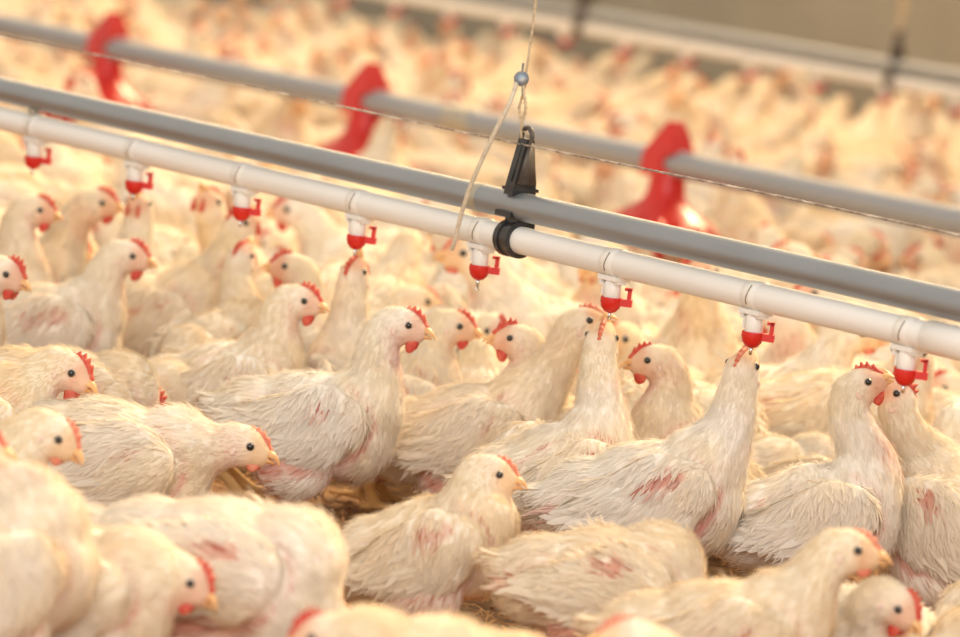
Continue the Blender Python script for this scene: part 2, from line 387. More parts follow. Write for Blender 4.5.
def bird_meshes(head, face, zb=.115, pitch=.15, s=1.0, seed=0, nf=8500, voxel=.0034, pink=.5, wing=0., neck_r=1., crown='comb', yel=0.):
    """head: centre of the head, face: direction of the beak, in the bird's frame (x forward, feet at z 0)."""
    rs = np.random.RandomState(seed+11)
    head = np.asarray(head, float); face = nrm(face)
    B = frame((math.cos(pitch), 0, math.sin(pitch))); c0 = np.array([0, 0, zb])
    w2 = lambda p: c0+B@(np.asarray(p, float)*s)
    blob = MB(); R0 = B
    def el(c, r, R=R0, sg=16, rg=10): blob.ball(c, np.asarray(r)*s, sg, rg, R)
    fat = 1.0+.06*rs.randn()
    el(w2((0, 0, 0)), (.078, .054*fat, .055)); el(w2((.040, 0, -.004)), (.048, .050*fat, .053))
    el(w2((-.050, 0, .004)), (.052, .044*fat, .043)); el(w2((-.074, 0, .014)), (.034, .026, .020)); el(w2((-.094, 0, .022)), (.020, .018, .007))
    for sy in (-1, 1): el(w2((-.012, sy*.036, -.036)), (.040, .024, .036))
    # neck
    N0 = w2((.050, 0, .018)); HR = frame(face); hs = 1.10*s**.5
    hb = head-face*.010*hs; d = np.linalg.norm(hb-N0)
    up_in = nrm(HR[:, 2]*.75+face*.55) if abs(face[2]) < .8 else nrm(face+HR[:, 2]*.25)
    k = d*.42
    P1 = N0+nrm(B@np.array([.75, 0, .75]))*k; P2 = hb-up_in*k*.9
    NP = bez(N0, P1, P2, hb, 15)
    rr = np.interp(np.linspace(0, 1, 15), [0, .2, .45, .75, 1], [.042, .0320, .0245, .0205, .0178])*neck_r*s**.6
    for p, r in zip(NP, rr): blob.ball(p, r, 12, 8)
    # head: skull, cheeks, short muzzle
    H = lambda p: head+HR@(np.asarray(p, float)*hs)
    blob.ball(H((-.001, 0, .001)), np.array((.0205, .0150, .0165))*hs, 16, 10, HR)
    blob.ball(H((.009, 0, -.001)), np.array((.0150, .0115, .0122))*hs, 12, 8, HR)
    blob.ball(H((-.006, 0, -.005)), np.array((.0145, .0155, .0130))*hs, 12, 8, HR)
    # wings: shoulder to tip
    WP = {}
    for sy in (-1, 1):
        a = w2((.034, sy*.053*fat, .010)); bq = w2((-.024, sy*(.063*fat+wing*.02), .002-wing*.02)); e = w2((-.084, sy*.032, .004-wing*.03))
        pts = bez(a, a*.5+bq*.5, bq, e, 9)
        wr = np.interp(np.linspace(0, 1, 9), [0, .25, .6, 1], [.028, .042, .033, .010])*s
        T = np.gradient(pts, axis=0)
        for p, r, t in zip(pts, wr, T):
            blob.ball(p, np.array((r*.9, .0135*s, r)), 12, 8, frame(t, B[:, 2]))
        WP[sy] = (pts, wr)
    # legs
    feet = []
    for sy in (-1, 1):
        st = rs.uniform(-.02, .025)
        hip = w2((-.008, sy*.034, -.055)); foot = np.array([hip[0]+st+.01, sy*.036*s, .006]); hock = (hip+foot)/2+np.array([-.016, 0, .0])
        if hip[2] < .035: hip[2] = .035
        for p0, p1, ra, rb in ((hip, hock, .015*s, .0060), (hock, foot, .0062, .0050)):
            for t in np.linspace(0, 1, 8): blob.ball(p0+(p1-p0)*t, ra+(rb-ra)*t, 10, 6)
        for ang, ln in ((-.5, .030), (0, .036), (.5, .030), (PI, .015)):
            for t in np.linspace(0, 1, 6): blob.ball(foot+np.array([math.cos(ang), math.sin(ang), 0])*ln*t+np.array([0, 0, -.002*t]), .0045-.0012*t, 8, 6)
        feet.append((hock, foot))
    raw = blob.mesh('raw', [])
    o = bpy.data.objects.new('raw', raw); C.objects.link(o)
    m = o.modifiers.new('r', 'REMESH'); m.mode = 'VOXEL'; m.voxel_size = voxel
    m = o.modifiers.new('s', 'SMOOTH'); m.factor = .5; m.iterations = 3
    dg = bpy.context.evaluated_depsgraph_get(); dg.update()
    me = bpy.data.meshes.new_from_object(o.evaluated_get(dg)); bpy.data.objects.remove(o); bpy.data.meshes.remove(raw)
    nv = len(me.vertices); V = np.empty(nv*3); me.vertices.foreach_get('co', V); V = V.reshape(-1, 3)
    N = np.empty(nv*3); me.vertices.foreach_get('normal', N); N = N.reshape(-1, 3)
    # lumpy plumage relief on the body only
    hd = np.linalg.norm(V-head, axis=1); bodyw = np.clip((hd-.03)/.03, 0, 1)*np.clip((V[:, 2]-.03)/.02, 0, 1)
    V = V+N*(vnoise(V, 80, seed)*.0012*bodyw+vnoise(V, 230, seed+1)*.0005*bodyw)[:, None]
    me.vertices.foreach_set('co', V.ravel()); me.update()
    # ------- colour of skin and feathers by place on the bird
    L = (V-c0)@B/s                                       # body coordinates
    NH = (V-head)@HR/hs
    cream = np.array([.92, .87, .79]); warm = np.array([.90, .76, .52]); pk = np.array([.66, .32, .25]); leg = np.array([.82, .55, .26])
    def field(P, which):
        """returns colour and bareness at points"""
        Lp = (P-c0)@B/s; Hp = (P-head)@HR/hs
        n1 = vnoise(P, 40, seed+3); n2 = vnoise(P, 110, seed+4); n3 = vnoise(P, 60, seed+5)
        c = cream+(warm-cream)*np.clip(.20+yel+.28*n1+.2*n2, 0, 1)[:, None]
        # bare patches: shoulder / wing joint, under the wing, rump, front of the neck
        g = lambda q, r: np.exp(-(((Lp-np.asarray(q))/np.asarray(r))**2).sum(1))
        Ly = np.abs(Lp[:, 1]); La = Lp.copy(); La[:, 1] = Ly
        ga = lambda q, r: np.exp(-(((La-np.asarray(q))/np.asarray(r))**2).sum(1))
        m = 1.0*ga((.012, .058, .026), (.024, .03, .010))+.9*ga((-.02, .052, -.036), (.045, .03, .014))+.55*ga((.058, .02, .01), (.014, .02, .03))+.6*ga((-.085, .02, .006), (.016, .03, .012))
        m = np.clip((m*(1.0+.9*n2+.5*n3)-.37)*1.9, 0, 1)*pink*1.25
        # narrow bare margin round the folded wing, thin belly plumage
        eW = np.full(len(P), 9.)
        for sy in (-1, 1):
            q = (WP[sy][0]-c0)@B/s; dd = np.hypot(Lp[:, None, 0]-q[None, :, 0], Lp[:, None, 2]-q[None, :, 2])/(WP[sy][1]/s)[None]
            eW = np.where(Lp[:, 1]*sy > 0, dd.min(1), eW)
        mg = np.exp(-((eW-1.10)/.13)**2)*(Ly > .030)*np.where(Lp[:, 2] < .01, 1, .35)
        m = np.maximum(m, np.clip(mg*(.75+.5*n3+.3*n2), 0, 1)*min(1, pink*1.1+.15))
        m = np.maximum(m, np.clip((-.030-Lp[:, 2])/.02, 0, 1)*np.clip(.45+.5*n1, 0, 1)*.7*(Lp[:, 0] < .05))
        hdist = np.linalg.norm(P-head, axis=1)
        dn = np.min(np.linalg.norm(P[:, None]-NP[None, 3:11], axis=2), axis=1); fr = ((P-NP[7])@(B[:, 0]))
        mn = np.clip(1-dn/.035, 0, 1)*np.clip(fr/.02, 0, 1)*np.clip(n3*1.2+.25, 0, 1)*pink*1.5
        m = np.clip(m+mn, 0, .9)
        c = c+(pk-c)*m[:, None]
        # face: pinkish beige, redder by the beak
        fm = np.clip((Hp[:, 0]-.0005)/.010, 0, 1)*np.clip((.024-np.abs(Hp[:, 2]))/.008, 0, 1)*(np.linalg.norm(Hp, axis=1) < .035)
        facec = np.array([.80, .50, .36])*(1-.12*0) if crown == 'comb' else np.array([.84, .58, .34])
        rd = np.clip(n2*1.2-.1, 0, 1)[:, None]; facec = facec+(np.array([.70, .28, .18])-facec)*rd*.5
        c = c+(facec-c)*(fm*.85)[:, None]
        # pale yellow down at the nape
        nap = (hdist < .035)*np.clip((-Hp[:, 0])/.01, 0, 1); c = c+(np.array([.86, .78, .60])-c)*(nap*.45)[:, None]
        low = np.zeros(len(P))
        for hk, ft in feet:
            dd = np.minimum(np.linalg.norm(P-ft, axis=1)/.045, 9); low = np.maximum(low, (P[:, 2] < .02+0*dd)*1.0)
            ax = hk+(ft-hk)*np.clip(((P-hk)@(ft-hk))/((ft-hk)@(ft-hk)), 0, 1)[:, None]
            low = np.maximum(low, (np.linalg.norm(P-ax, axis=1) < .011)*(P[:, 2] < hk[2]+.004)*1.0)
        if zb < .085: low = low*(P[:, 2] < .016)
        c = c+(leg-c)*low[:, None]
        return c, m, fm, low, hdist
    col, mm, fm, low, hdv = field(V, 0)
    col = col*.93
    at = me.color_attributes.new('Col', 'FLOAT_COLOR', 'POINT'); at.data.foreach_set('color', np.c_[col, np.ones(nv)].ravel())
    me.materials.clear(); me.materials.append(M['skin']); me.polygons.foreach_set('use_smooth', [True]*len(me.polygons)); me.name = 'chicken_body'
    # ------- feathers
    me.calc_loop_triangles(); nt = len(me.loop_triangles); T = np.empty(nt*3, int); me.loop_triangles.foreach_get('vertices', T); T = T.reshape(-1, 3)
    A = np.linalg.norm(np.cross(V[T[:, 1]]-V[T[:, 0]], V[T[:, 2]]-V[T[:, 0]]), axis=1)
    ctr = V[T].mean(1); _, m_, fm_, low_, hd_ = field(ctr, 1)
    wgt = A*(1-.72*m_)*(1-.85*np.clip(fm_*1.3, 0, 1))*(1-low_)*(1+1.3*(hd_ < .06)); wgt /= wgt.sum()
    tri = rs.choice(nt, nf, p=wgt); u = rs.rand(nf, 2); fl = u.sum(1) > 1; u[fl] = 1-u[fl]
    a, b_, c_ = V[T[tri, 0]], V[T[tri, 1]], V[T[tri, 2]]
    P = a+(b_-a)*u[:, :1]+(c_-a)*u[:, 1:]
    N2 = np.empty(nv*3); me.vertices.foreach_get('normal', N2); N2 = N2.reshape(-1, 3)
    n = nrm(N2[T[tri, 0]]*(1-u.sum(1))[:, None]+N2[T[tri, 1]]*u[:, :1]+N2[T[tri, 2]]*u[:, 1:])
    # flow: along neck towards the body, along body towards the tail
    axis = np.r_[[w2((-.13, 0, .0))], [w2((-.05, 0, -.01))], [w2((.03, 0, -.005))], NP[2:], [head+face*.02]]
    tang = -nrm(np.gradient(axis, axis=0)); di = np.linalg.norm(P[:, None]-axis[None], axis=2)
    wgt2 = np.exp(-(di-di.min(1, keepdims=True))/.012); t = nrm((wgt2[:, :, None]*tang[None]).sum(1))
    Lp = (P-c0)@B/s; isbody = np.clip((di.argmin(1) < 4)*1.0, 0, 1)
    t = t+np.array([0, 0, -1.])*(isbody*.35*np.clip(1-n[:, 2], 0, 1))[:, None]
    t = nrm(t+rs.randn(nf, 3)*.13+np.c_[vnoise(P, 60, seed+8), vnoise(P, 60, seed+9), vnoise(P, 60, seed+10)]*.13)
    t = nrm(t-n*(t*n).sum(1)[:, None])
    hd = np.linalg.norm(P-head, axis=1)
    ln = np.interp(hd, [.018, .03, .06, .11], [.0045, .0080, .0110, .0145])*(.75+.5*rs.rand(nf))*s
    wd = np.interp(hd, [.02, .05, .11], [.0009, .0012, .0019])*(.7+.6*rs.rand(nf))*math.sqrt(5200/nf)
    wingm = np.zeros(nf)
    for sy in (-1, 1):
        pts, wr = WP[sy]; dw = np.linalg.norm(P[:, None]-pts[None], axis=2); ii = dw.argmin(1)
        inn = (dw.min(1) < wr[ii]*1.05)&((Lp[:, 1]*sy) > .035)&(hd > .07); wingm[inn] = ii[inn]/8+.15
    ln = ln*(1+.9*wingm); wd = wd*(1+.9*(wingm > 0)); lift = rs.uniform(.03, .24, nf)*np.where(wingm > 0, .30, 1)*np.where(hd < .09, 1.7, 1)
    thin = rs.rand(nf) < .30; wd[thin] *= .35; lift[thin] *= 1.6; ln[thin] *= 1.15
    cf, m3, _, _, _ = field(P, 2)
    quill = (m3 > .22)&(rs.rand(nf) < .55)
    wd[quill] *= .4; ln[quill] *= .7
    cf = cf*(1+.045*rs.randn(nf))[:, None]; cf[quill] = cf[quill]*np.array([.80, .52, .44]); cf[~quill] = cf[~quill]*.66+((cream+(warm-cream)*yel)*.99)*.34
    # wing rows: long overlapping flight feathers along the lower rear edge of each wing, and the tail fan
    ex = []
    for sy in (-1, 1):
        pts, wr = WP[sy]
        for row, (o1, l0, w0) in enumerate(((.25, .044, .0070), (.66, .034, .0062), (-.20, .030, .0056))):
            for q in range(13):
                f = .18+.75*q/12; p = np.array([np.interp(f*8, np.arange(9), pts[:, k]) for k in range(3)]); r = np.interp(f*8, np.arange(9), wr)
                out = B[:, 1]*sy; p = p-B[:, 2]*r*(o1)+out*.0125*s*(1-.35*abs(o1))
                d_ = nrm(-B[:, 0]*1.0-B[:, 2]*(.25-.30*f)-out*.22*f+rs.randn(3)*.04)
                ex.append((p, d_, nrm(out+B[:, 2]*.25), l0*(1.05-.35*f)*s*rs.uniform(.9, 1.1), w0*s, .03, cream*rs.uniform(.95, 1.04)))
    for q in np.linspace(-1, 1, 9):
        p = w2((-.088, q*.012, .024)); d_ = nrm(B@np.array([-1, q*.28, .22])); ex.append((p, d_, nrm(B[:, 2]+B[:, 1]*q*.2), .030*s, .0058*s, -.02, cream*rs.uniform(.93, 1.02)))
    eP, eT, eN, eL, eW, eF, eC = [np.array(x) for x in zip(*ex)]
    P = np.r_[P, eP]; t = np.r_[t, eT]; n = np.r_[n, eN]; ln = np.r_[ln, eL]; wd = np.r_[wd, eW]; lift = np.r_[lift, eF]; cf = np.r_[cf, eC]
    K = len(P); sd = nrm(np.cross(t, n)); P = P+n*.0004
    sw = rs.uniform(-.18, .18, K)
    mid = P+t*(ln*.5)[:, None]+n*(lift*ln*.55)[:, None]; tip = P+t*ln[:, None]+n*(lift*ln*.75)[:, None]+sd*(sw*ln)[:, None]
    far_ = P+t*(ln*.8)[:, None]+n*(lift*ln*.75)[:, None]+sd*(sw*ln*.6)[:, None]
    hw = (wd*.5)[:, None]
    FV = np.stack([P-sd*hw*.6, P+sd*hw*.6, mid-sd*hw, mid+sd*hw, far_-sd*hw*.75, far_+sd*hw*.75, tip], 1).reshape(-1, 3)
    i0 = np.arange(K)*7
    quads = np.concatenate([np.c_[i0, i0+1, i0+3, i0+2], np.c_[i0+2, i0+3, i0+5, i0+4]]); tris = np.c_[i0+4, i0+5, i0+6]
    pm = bpy.data.meshes.new('plumage'); nl = quads.size+tris.size; npoly = len(quads)+len(tris)
    pm.vertices.add(len(FV)); pm.loops.add(nl); pm.polygons.add(npoly)
    pm.vertices.foreach_set('co', FV.ravel()); pm.loops.foreach_set('vertex_index', np.r_[quads.ravel(), tris.ravel()])
    pm.polygons.foreach_set('loop_start', np.r_[np.arange(len(quads))*4, quads.size+np.arange(len(tris))*3])
    pm.update(calc_edges=True); pm.polygons.foreach_set('use_smooth', [True]*npoly)
    at = pm.color_attributes.new('Col', 'FLOAT_COLOR', 'POINT')
    cc = np.repeat(np.clip(cf, 0, 1)[:, None, :], 7, 1); cc[:, :2] *= .95; at.data.foreach_set('color', np.concatenate([cc.reshape(-1, 3), np.ones((K*7, 1))], 1).ravel())
    nn = nrm(n[:, None, :]+sd[:, None, :]*np.array([-.25, .25, -.3, .3, -.3, .3, 0])[None, :, None]+t[:, None, :]*.12).reshape(-1, 3)
    pm.normals_split_custom_set_from_vertices(nn.tolist()); pm.materials.append(M['plumage'])
    # ------- small parts of the head, each in head coordinates
    parts = []
    def part(name, mb, mats): parts.append((name, mb.mesh(name, mats)))
    X = lambda p: head+HR@(np.asarray(p, float)*hs)
    # beak: upper hooked, lower shorter
    opn = 0
    mb = MB()
    up = [(.0185, .0, .0062, .0058), (.0220, .0006, .0054, .0050), (.0255, .0002, .0040, .0038), (.0288, -.0016, .0025, .0026), (.0312, -.0042, .0009, .0012)]
    vs = []; sg = 12
    for x, z, ry, rz in up:
        for k in range(sg):
            a_ = 2*PI*k/sg; zz = math.sin(a_)*rz; zz = zz if zz > 0 else zz*.35; vs.append(X((x, math.cos(a_)*ry, z+zz)))
    fs = [[i*sg+k, i*sg+(k+1) % sg, (i+1)*sg+(k+1) % sg, (i+1)*sg+k] for i in range(4) for k in range(sg)]+[[4*sg+k for k in range(sg)]]
    mb.add(vs, fs); part('upper_beak', mb, [M['beak']])
    mb = MB(); vs = []
    for x, z, ry, rz in [(.0160, -.0030, .0056, .0040), (.021, -.0026, .0046, .0036), (.0240, -.0026, .0032, .0028), (.0278, -.0034, .0012, .0014)]:
        for k in range(sg):
            a_ = 2*PI*k/sg; zz = math.sin(a_)*rz; zz = zz if zz < 0 else zz*.3; vs.append(X((x, math.cos(a_)*ry, z+zz)))
    fs = [[i*sg+k, i*sg+(k+1) % sg, (i+1)*sg+(k+1) % sg, (i+1)*sg+k] for i in range(3) for k in range(sg)]+[[3*sg+k for k in range(sg)]]
    mb.add(vs, fs); part('lower_beak', mb, [M['beak']])
    # comb: serrated ridge from the beak to the crown
    cm = M['comb'] if crown == 'comb' else M['combpale']
    ch = {'comb': .95, 'pale': .65}[crown]*rs.uniform(.85, 1.15)
    mb = MB(); nn_ = 25; vs = []
    for i in range(nn_):
        f = i/(nn_-1); x = .0215-.027*f; zr = math.sqrt(max(0, 1-((x+.001)/.0225)**2))*.0165
        hgt = math.sin(PI*min(1, f*.93+.05))**.6*.0070*ch*(1+.30*math.sin(f*2*PI*5.5)); th = .0021*(1-.3*f)+.0004
        z0_ = max(zr-.002, .004 if f < .1 else 0)
        tilt = rs.uniform(-.0004, .0004)
        vs += [X((x, -th, z0_-.002)), X((x+.001, -th*.9, z0_+hgt*.45)), X((x+.002, tilt, z0_+hgt)), X((x+.001, th*.9, z0_+hgt*.45)), X((x, th, z0_-.002))]
    fs = [[i*5+k, i*5+k+1, (i+1)*5+k+1, (i+1)*5+k] for i in range(nn_-1) for k in range(4)]+[[0, 1, 2, 3, 4][::-1], [(nn_-1)*5+k for k in range(5)]]
    mb.add(vs, fs); part('comb', mb, [cm])
    # wattles and cheeks
    for sy in (-1, 1):
        mb = MB(); wl = (.85 if crown == 'comb' else .5)*rs.uniform(.85, 1.1)
        vs = []; dwn = HR.T@np.array([0, 0, -1.]); dwn = nrm(dwn*.5+np.array([-.15, 0, -.7]))
        bse = np.array([.0125, sy*.0062, -.0085])
        for f, hwid, th in ((0, .0052, .0012), (.3, .0050, .0014), (.65, .0044, .0016), (.9, .0028, .0014), (1, .0010, .0008)):
            cpt = bse+dwn*(.0125*wl*f)
            for k in range(10):
                a_ = 2*PI*k/10; vs.append(X(cpt+np.array([math.cos(a_)*hwid, sy*math.sin(a_)*th, 0])))
        fs = [[i*10+k, i*10+(k+1) % 10, (i+1)*10+(k+1) % 10, (i+1)*10+k] for i in range(4) for k in range(10)]+[[k for k in range(10)][::-1], [40+k for k in range(10)]]
        mb.add(vs, fs); part('wattle', mb, [cm])
        mb = MB()
        e0 = np.array([.0070, sy*.0122, .0040]); en = nrm((.30, sy*1, .05)); Re = HR@frame(en)
        mb.ball(X(e0), np.array((.0016, .0038, .0036))*hs, 14, 8, Re, 1)
        mb.ball(X(e0+en*.0006), np.array((.0023, .0029, .0029))*hs, 14, 8, Re, 0)
        part('eye', mb, [M['eye'], M['eyering']])
        mb = MB(); mb.ball(X((-.0045, sy*.0150, -.0035)), np.array((.0026, .0008, .0036))*hs, 10, 7, HR)
        part('ear_lobe', mb, [M['lobe']])
    return me, pm, parts
M['lobe'] = mat('pale_ear_skin', (.80, .62, .52), .7)
BIRDS = []
def make_bird(meshes, loc, az, label, group=None, cat='chicken'):
    me, pm, parts = meshes
    o = bpy.data.objects.new('chicken', me); C.objects.link(o); o.location = loc; o.rotation_euler = (0, 0, az)
    o['label'] = label; o['category'] = cat
    if group: o['group'] = group
    p = bpy.data.objects.new('plumage', pm); C.objects.link(p); p.parent = o
    for nme, m in parts:
        q = bpy.data.objects.new(nme, m); C.objects.link(q); q.parent = o
    return o
AZ0 = math.atan2(GR[1], GR[0])
def circles(loc, az, s=.9):
    d = np.array([math.cos(az), math.sin(az)]); p = np.asarray(loc)[:2]
    return [p+d*.045*s, p-d*.045*s]
OCC = []
def hero(label, bx, by, heading, hx, hy, face_az, face_el, zb=.105, pitch=.15, s=.88, dd=None, seed=None, hz=None, reach=.07, **k):
    """bx,by: body centre in the photo; heading: 0 right, 90 away, -90 towards us; hx,hy: head centre"""
    P = on_z(bx, by, zb); az = AZ0+math.radians(heading)
    f = np.array([math.cos(az), math.sin(az), 0])
    if hz is not None: P = on_z(hx, hy, hz)-f*reach; P[2] = zb
    base = np.array([P[0], P[1], 0]); l = np.array([-f[1], f[0], 0])
    bd = (P-CO)@CF
    if hz is not None: Hd = on_z(hx, hy, hz)
    elif dd is None: dd = (f@GA)*reach
    if hz is None: Hd = at_depth(hx, hy, bd+dd)
    hl = np.array([(Hd-base)@f, (Hd-base)@l, Hd[2]])
    fa = math.radians(face_az); fe = math.radians(face_el)
    fw = (GR*math.cos(fa)+GA*math.sin(fa))*math.cos(fe)+np.array([0, 0, math.sin(fe)])
    fl_ = np.array([fw@f, fw@l, fw[2]])
    sd = seed if seed is not None else len(BIRDS)*7+3
    ms = bird_meshes(hl, fl_, zb=zb, pitch=pitch, s=s, seed=sd, **k)
    o = make_bird(ms, base, az, label); BIRDS.append(o); OCC.extend(circles(base, az, s))
    print('HERO', len(BIRDS)-1, label[:40], 'bodypx', [int(q) for q in proj(P)[:2]], 'depth', round(bd, 2), 'headlocal', hl.round(3), 'necklen', round(float(np.linalg.norm(hl-np.array([.05*s, 0, zb]))), 3))
    return o
# heroes, front to back: label, body centre, heading, head centre, face azimuth and elevation
hero('white chicken cut by the left frame edge near the bottom, breast bulging right', -12, 585, 12, -28, 450, 0, 0, zb=.10, pitch=.6)
hero('blurred chicken at bottom left, head low to the right with beak pointing down', 68, 592, -8, 182, 580, -8, -28, zb=.09, pitch=-.05, crown='comb', reach=.08)
hero('broad backed chicken at bottom left with pink bare patches, head lowered out of sight', 222, 572, -12, 345, 640, -10, -40, zb=.10, s=.96, pitch=-.05, pink=1.0)
hero('chicken along the bottom edge left of centre, only its pale blurred back in view', 435, 690, 178, 325, 640, 180, -15, zb=.095, pitch=-.1)
hero('pale chicken at the bottom edge right of centre, mostly below the frame', 700, 725, 180, 630, 645, 180, 0, zb=.09, crown='pale')
hero('plump white chicken in the front middle, blurred head turned right over its breast', 428, 552, 0, 491, 476, -5, -6, zb=.085, pitch=.35, s=.80, crown='pale')
hero('large white chicken right of centre stretching its neck straight up to a red cup', 648, 500, 2, 742, 374, 62, 72, zb=.105, pitch=.26, s=.94, pink=.9, crown='pale')
hero('blurred white chicken at the bottom right facing right with pinkish red comb', 722, 614, 2, 849, 553, -10, 0, zb=.085, hz=.165, reach=.085, crown='pale', pitch=.15, s=.90)
hero('chicken peering down at the bottom right with bright red comb, lowest right head', 890, 590, -75, 894, 606, -25, -32, zb=.08, pitch=-.05, pink=.3, hz=.125, reach=.08, s=.78)
hero('chicken with upright neck facing right, face to face with the bird at the rightmost cup', 812, 520, 8, 861, 388, 0, 28, zb=.10, pitch=.25, s=.88, pink=1.0)
hero('chicken at the right edge drinking from the rightmost red cup, beak raised to the left', 955, 530, 152, 896, 402, 172, 62, zb=.10, pitch=.5, s=.92, pink=1.0, dd=-.01)
hero('white chicken in the bottom right corner, cut by the frame', 1010, 650, 50, 1060, 610, 20, 0, zb=.09)
hero('chicken behind the large central drinking bird, low in the crowd, feathers lit yellow', 775, 485, 30, 835, 475, 20, -20, zb=.075, pitch=0, s=.8, crown='pale')
hero('shaded chicken below the large drinking bird, head hidden behind the blurred bird in front', 602, 588, 6, 690, 612, 0, -20, zb=.085, s=.85, pitch=.05, pink=1.0)
# second row
hero('chicken at centre with straight upright neck seen from behind, beak at a red cup', 550, 478, 28, 601, 345, 80, 74, zb=.10, pitch=.3, s=.86, pink=.8, crown='pale')
hero('white chicken at centre leaning right, pale orange beak touching a red cup', 468, 438, 0, 583, 326, 0, 24, zb=.10, pitch=.22, s=.93, crown='pale', pink=.9)
hero('sharp chicken left of centre with serrated red comb and wattle, upright, facing right', 310, 425, 0, 402, 327, -8, -6, zb=.105, pitch=.08, s=.90, pink=1.0)
hero('chicken facing left with red comb, between the two drinking birds right of centre', 705, 432, 200, 653, 363, 188, -8, zb=.10, pitch=.5, s=.82, pink=1.0, hz=.195, reach=.05)
hero('chicken with yellowish beak facing left at centre, behind the bird touching the cup', 548, 402, 205, 516, 342, 184, 0, zb=.10, s=.82, hz=.19, reach=.05, pitch=.4)
hero('blurred chicken facing right behind the sharp bird left of centre', 425, 385, 15, 453, 328, -5, -5, zb=.095, s=.85, hz=.18, reach=.06, pitch=.3)
hero('chicken left of the sharp bird, red comb and wattle, facing right above low birds', 228, 365, 8, 298, 303, -6, -3, zb=.10, s=.85, pink=.7, hz=.19, reach=.06, pitch=.25)
hero('chicken tucked low under the others left of centre, only eye and orange comb showing', 125, 408, 0, 209, 384, -10, -22, zb=.075, s=.82, pitch=-.05, crown='pale')
hero('big blurred chicken left of centre low in front, pale head and orange beak pointing right', 110, 465, 0, 243, 447, -8, -12, zb=.095, s=.98, pitch=-.05, crown='pale', pink=.8)
hero('chicken at the left edge with yellowish head bent down, pink comb', -10, 480, 8, 52, 437, -10, -28, zb=.10, s=.85, pitch=.35, crown='pale', hz=.165, reach=.07)
hero('chicken at the left edge with orange face and red comb, above the yellowish head', -40, 415, 5, 66, 372, -12, -22, zb=.105, s=.92, hz=.165, reach=.085)
hero('chicken whose rounded back shows behind the orange faced bird at the left', 70, 400, 15, 140, 400, 5, -45, zb=.10, s=.85, pitch=-.1)
# third row, at the left end of the near line
hero('chicken at the left, long neck slanting up right to a red cup, wide white back', 140, 325, 0, 240, 230, 25, 62, zb=.10, s=.98, pitch=.2, pink=.9)
hero('chicken just behind the long necked drinker at left, pinkish upright neck', 215, 355, 60, 241, 262, 60, 65, zb=.10, s=.8, pink=1.0)
hero('chicken at left with bright red comb facing right, in front of the drinking birds', 62, 318, 2, 127, 258, -6, -4, zb=.10, s=.90, pink=.4, hz=.185, reach=.075)
hero('chicken drinking at the second red cup from the left, face turned to us', 142, 268, -110, 138, 209, -105, 45, zb=.10, s=.8, hz=.215, reach=.04, pitch=.5)
hero('chicken at left with pink patched slanting neck, beak near the second cup', 35, 278, 0, 97, 206, -5, 4, zb=.10, s=.9, pitch=.35, pink=1.0, hz=.21, reach=.08)
hero('chicken at the far left with upright neck and red wattle facing right', -5, 280, 15, 35, 212, -5, -3, zb=.10, s=.82, pitch=.4, hz=.205, reach=.045)
hero('chicken at the left edge, head half cut by the frame, eye looking right', -65, 330, 10, 4, 275, -20, -15, zb=.10, s=.85, hz=.185, reach=.07)
hero('chicken facing left with red comb, behind the bird left of the sharp one', 352, 330, 172, 291, 270, 184, 0, zb=.10, s=.85, hz=.19, reach=.065)
hero('chicken with its head thrown back under the fourth red cup, red comb showing', 385, 345, 125, 354, 278, 60, 80, zb=.10, s=.8, hz=.215, reach=.03, pitch=.6)
# blurred ones just behind the near line
hero('large blurred chicken back between the central drinker and the right drinking pair', 790, 420, 5, 868, 415, 5, -15, zb=.10, s=1.0, pitch=0, crown='pale')
hero('blurred white chicken with its tail to the left, under the near pipe right of centre', 700, 342, 8, 785, 340, 5, -15, zb=.09, s=.95, pitch=-.05, crown='pale')
hero('large blurred chicken back under the black pipe clamp', 545, 290, -10, 610, 300, -5, -25, zb=.10, s=1.0, pitch=0, crown='pale')

# ------------------------------------------------------------------ the rest of the flock
TPL = []
specs = [('alert', .105, .2, (.095, .0, .195), (1, 0, -.05)), ('looking aside', .105, .2, (.085, .02, .190), (.5, .85, 0)), ('sitting', .066, 0., (.085, -.01, .135), (1, -.3, -.1)),
         ('head down', .100, -.1, (.130, .01, .085), (.8, 0, -.6)), ('reaching up', .105, .4, (.085, 0, .222), (.5, 0, .85)), ('sitting', .064, .1, (.075, .02, .128), (.6, .7, -.1)),
         ('alert', .105, .3, (.080, -.01, .205), (.9, -.4, 0)), ('leaning forward', .100, 0, (.120, -.02, .150), (1, -.1, -.2)), ('head down', .095, -.15, (.125, -.03, .070), (.7, -.3, -.7)),
         ('sitting', .070, .15, (.080, 0, .150), (1, .2, 0)), ('looking back', .105, .15, (.060, -.02, .185), (-.3, -.9, .05)), ('alert', .100, .1, (.100, 0, .180), (1, .3, -.1))]
for i, (pose, zb, pt, hd_, fc) in enumerate(specs):
    s_ = 1.06; ms = bird_meshes(np.array(hd_)*np.array([s_, 1, 1]), fc, zb=zb, pitch=pt, s=s_, seed=100+i, nf=2600, voxel=.0045, crown='comb' if i % 3 else 'pale', pink=1.0, yel=.2)
    TPL.append((pose, ms))
rf = random.Random(5); n_bg = 0
pans = [(x, YF) for x in PANX]
def visible(x, y):
    u, v, z = proj((x, y, .12)); m = 75*4.4/z
    return -m < u < 960+m and v > -30 and proj((x, y, .15))[1] < 640
HD = []
for o in BIRDS:
    bb = [q for q in o.children if q.name.startswith('upper_beak')][0]; c = np.mean([tuple(v.co) for v in bb.data.vertices], axis=0)
    cw = np.array(Matrix.Translation(o.location) @ o.rotation_euler.to_matrix().to_4x4() @ Vector(c)); HD.append((proj(cw), proj(np.array(o.location)+[0, 0, .10])))
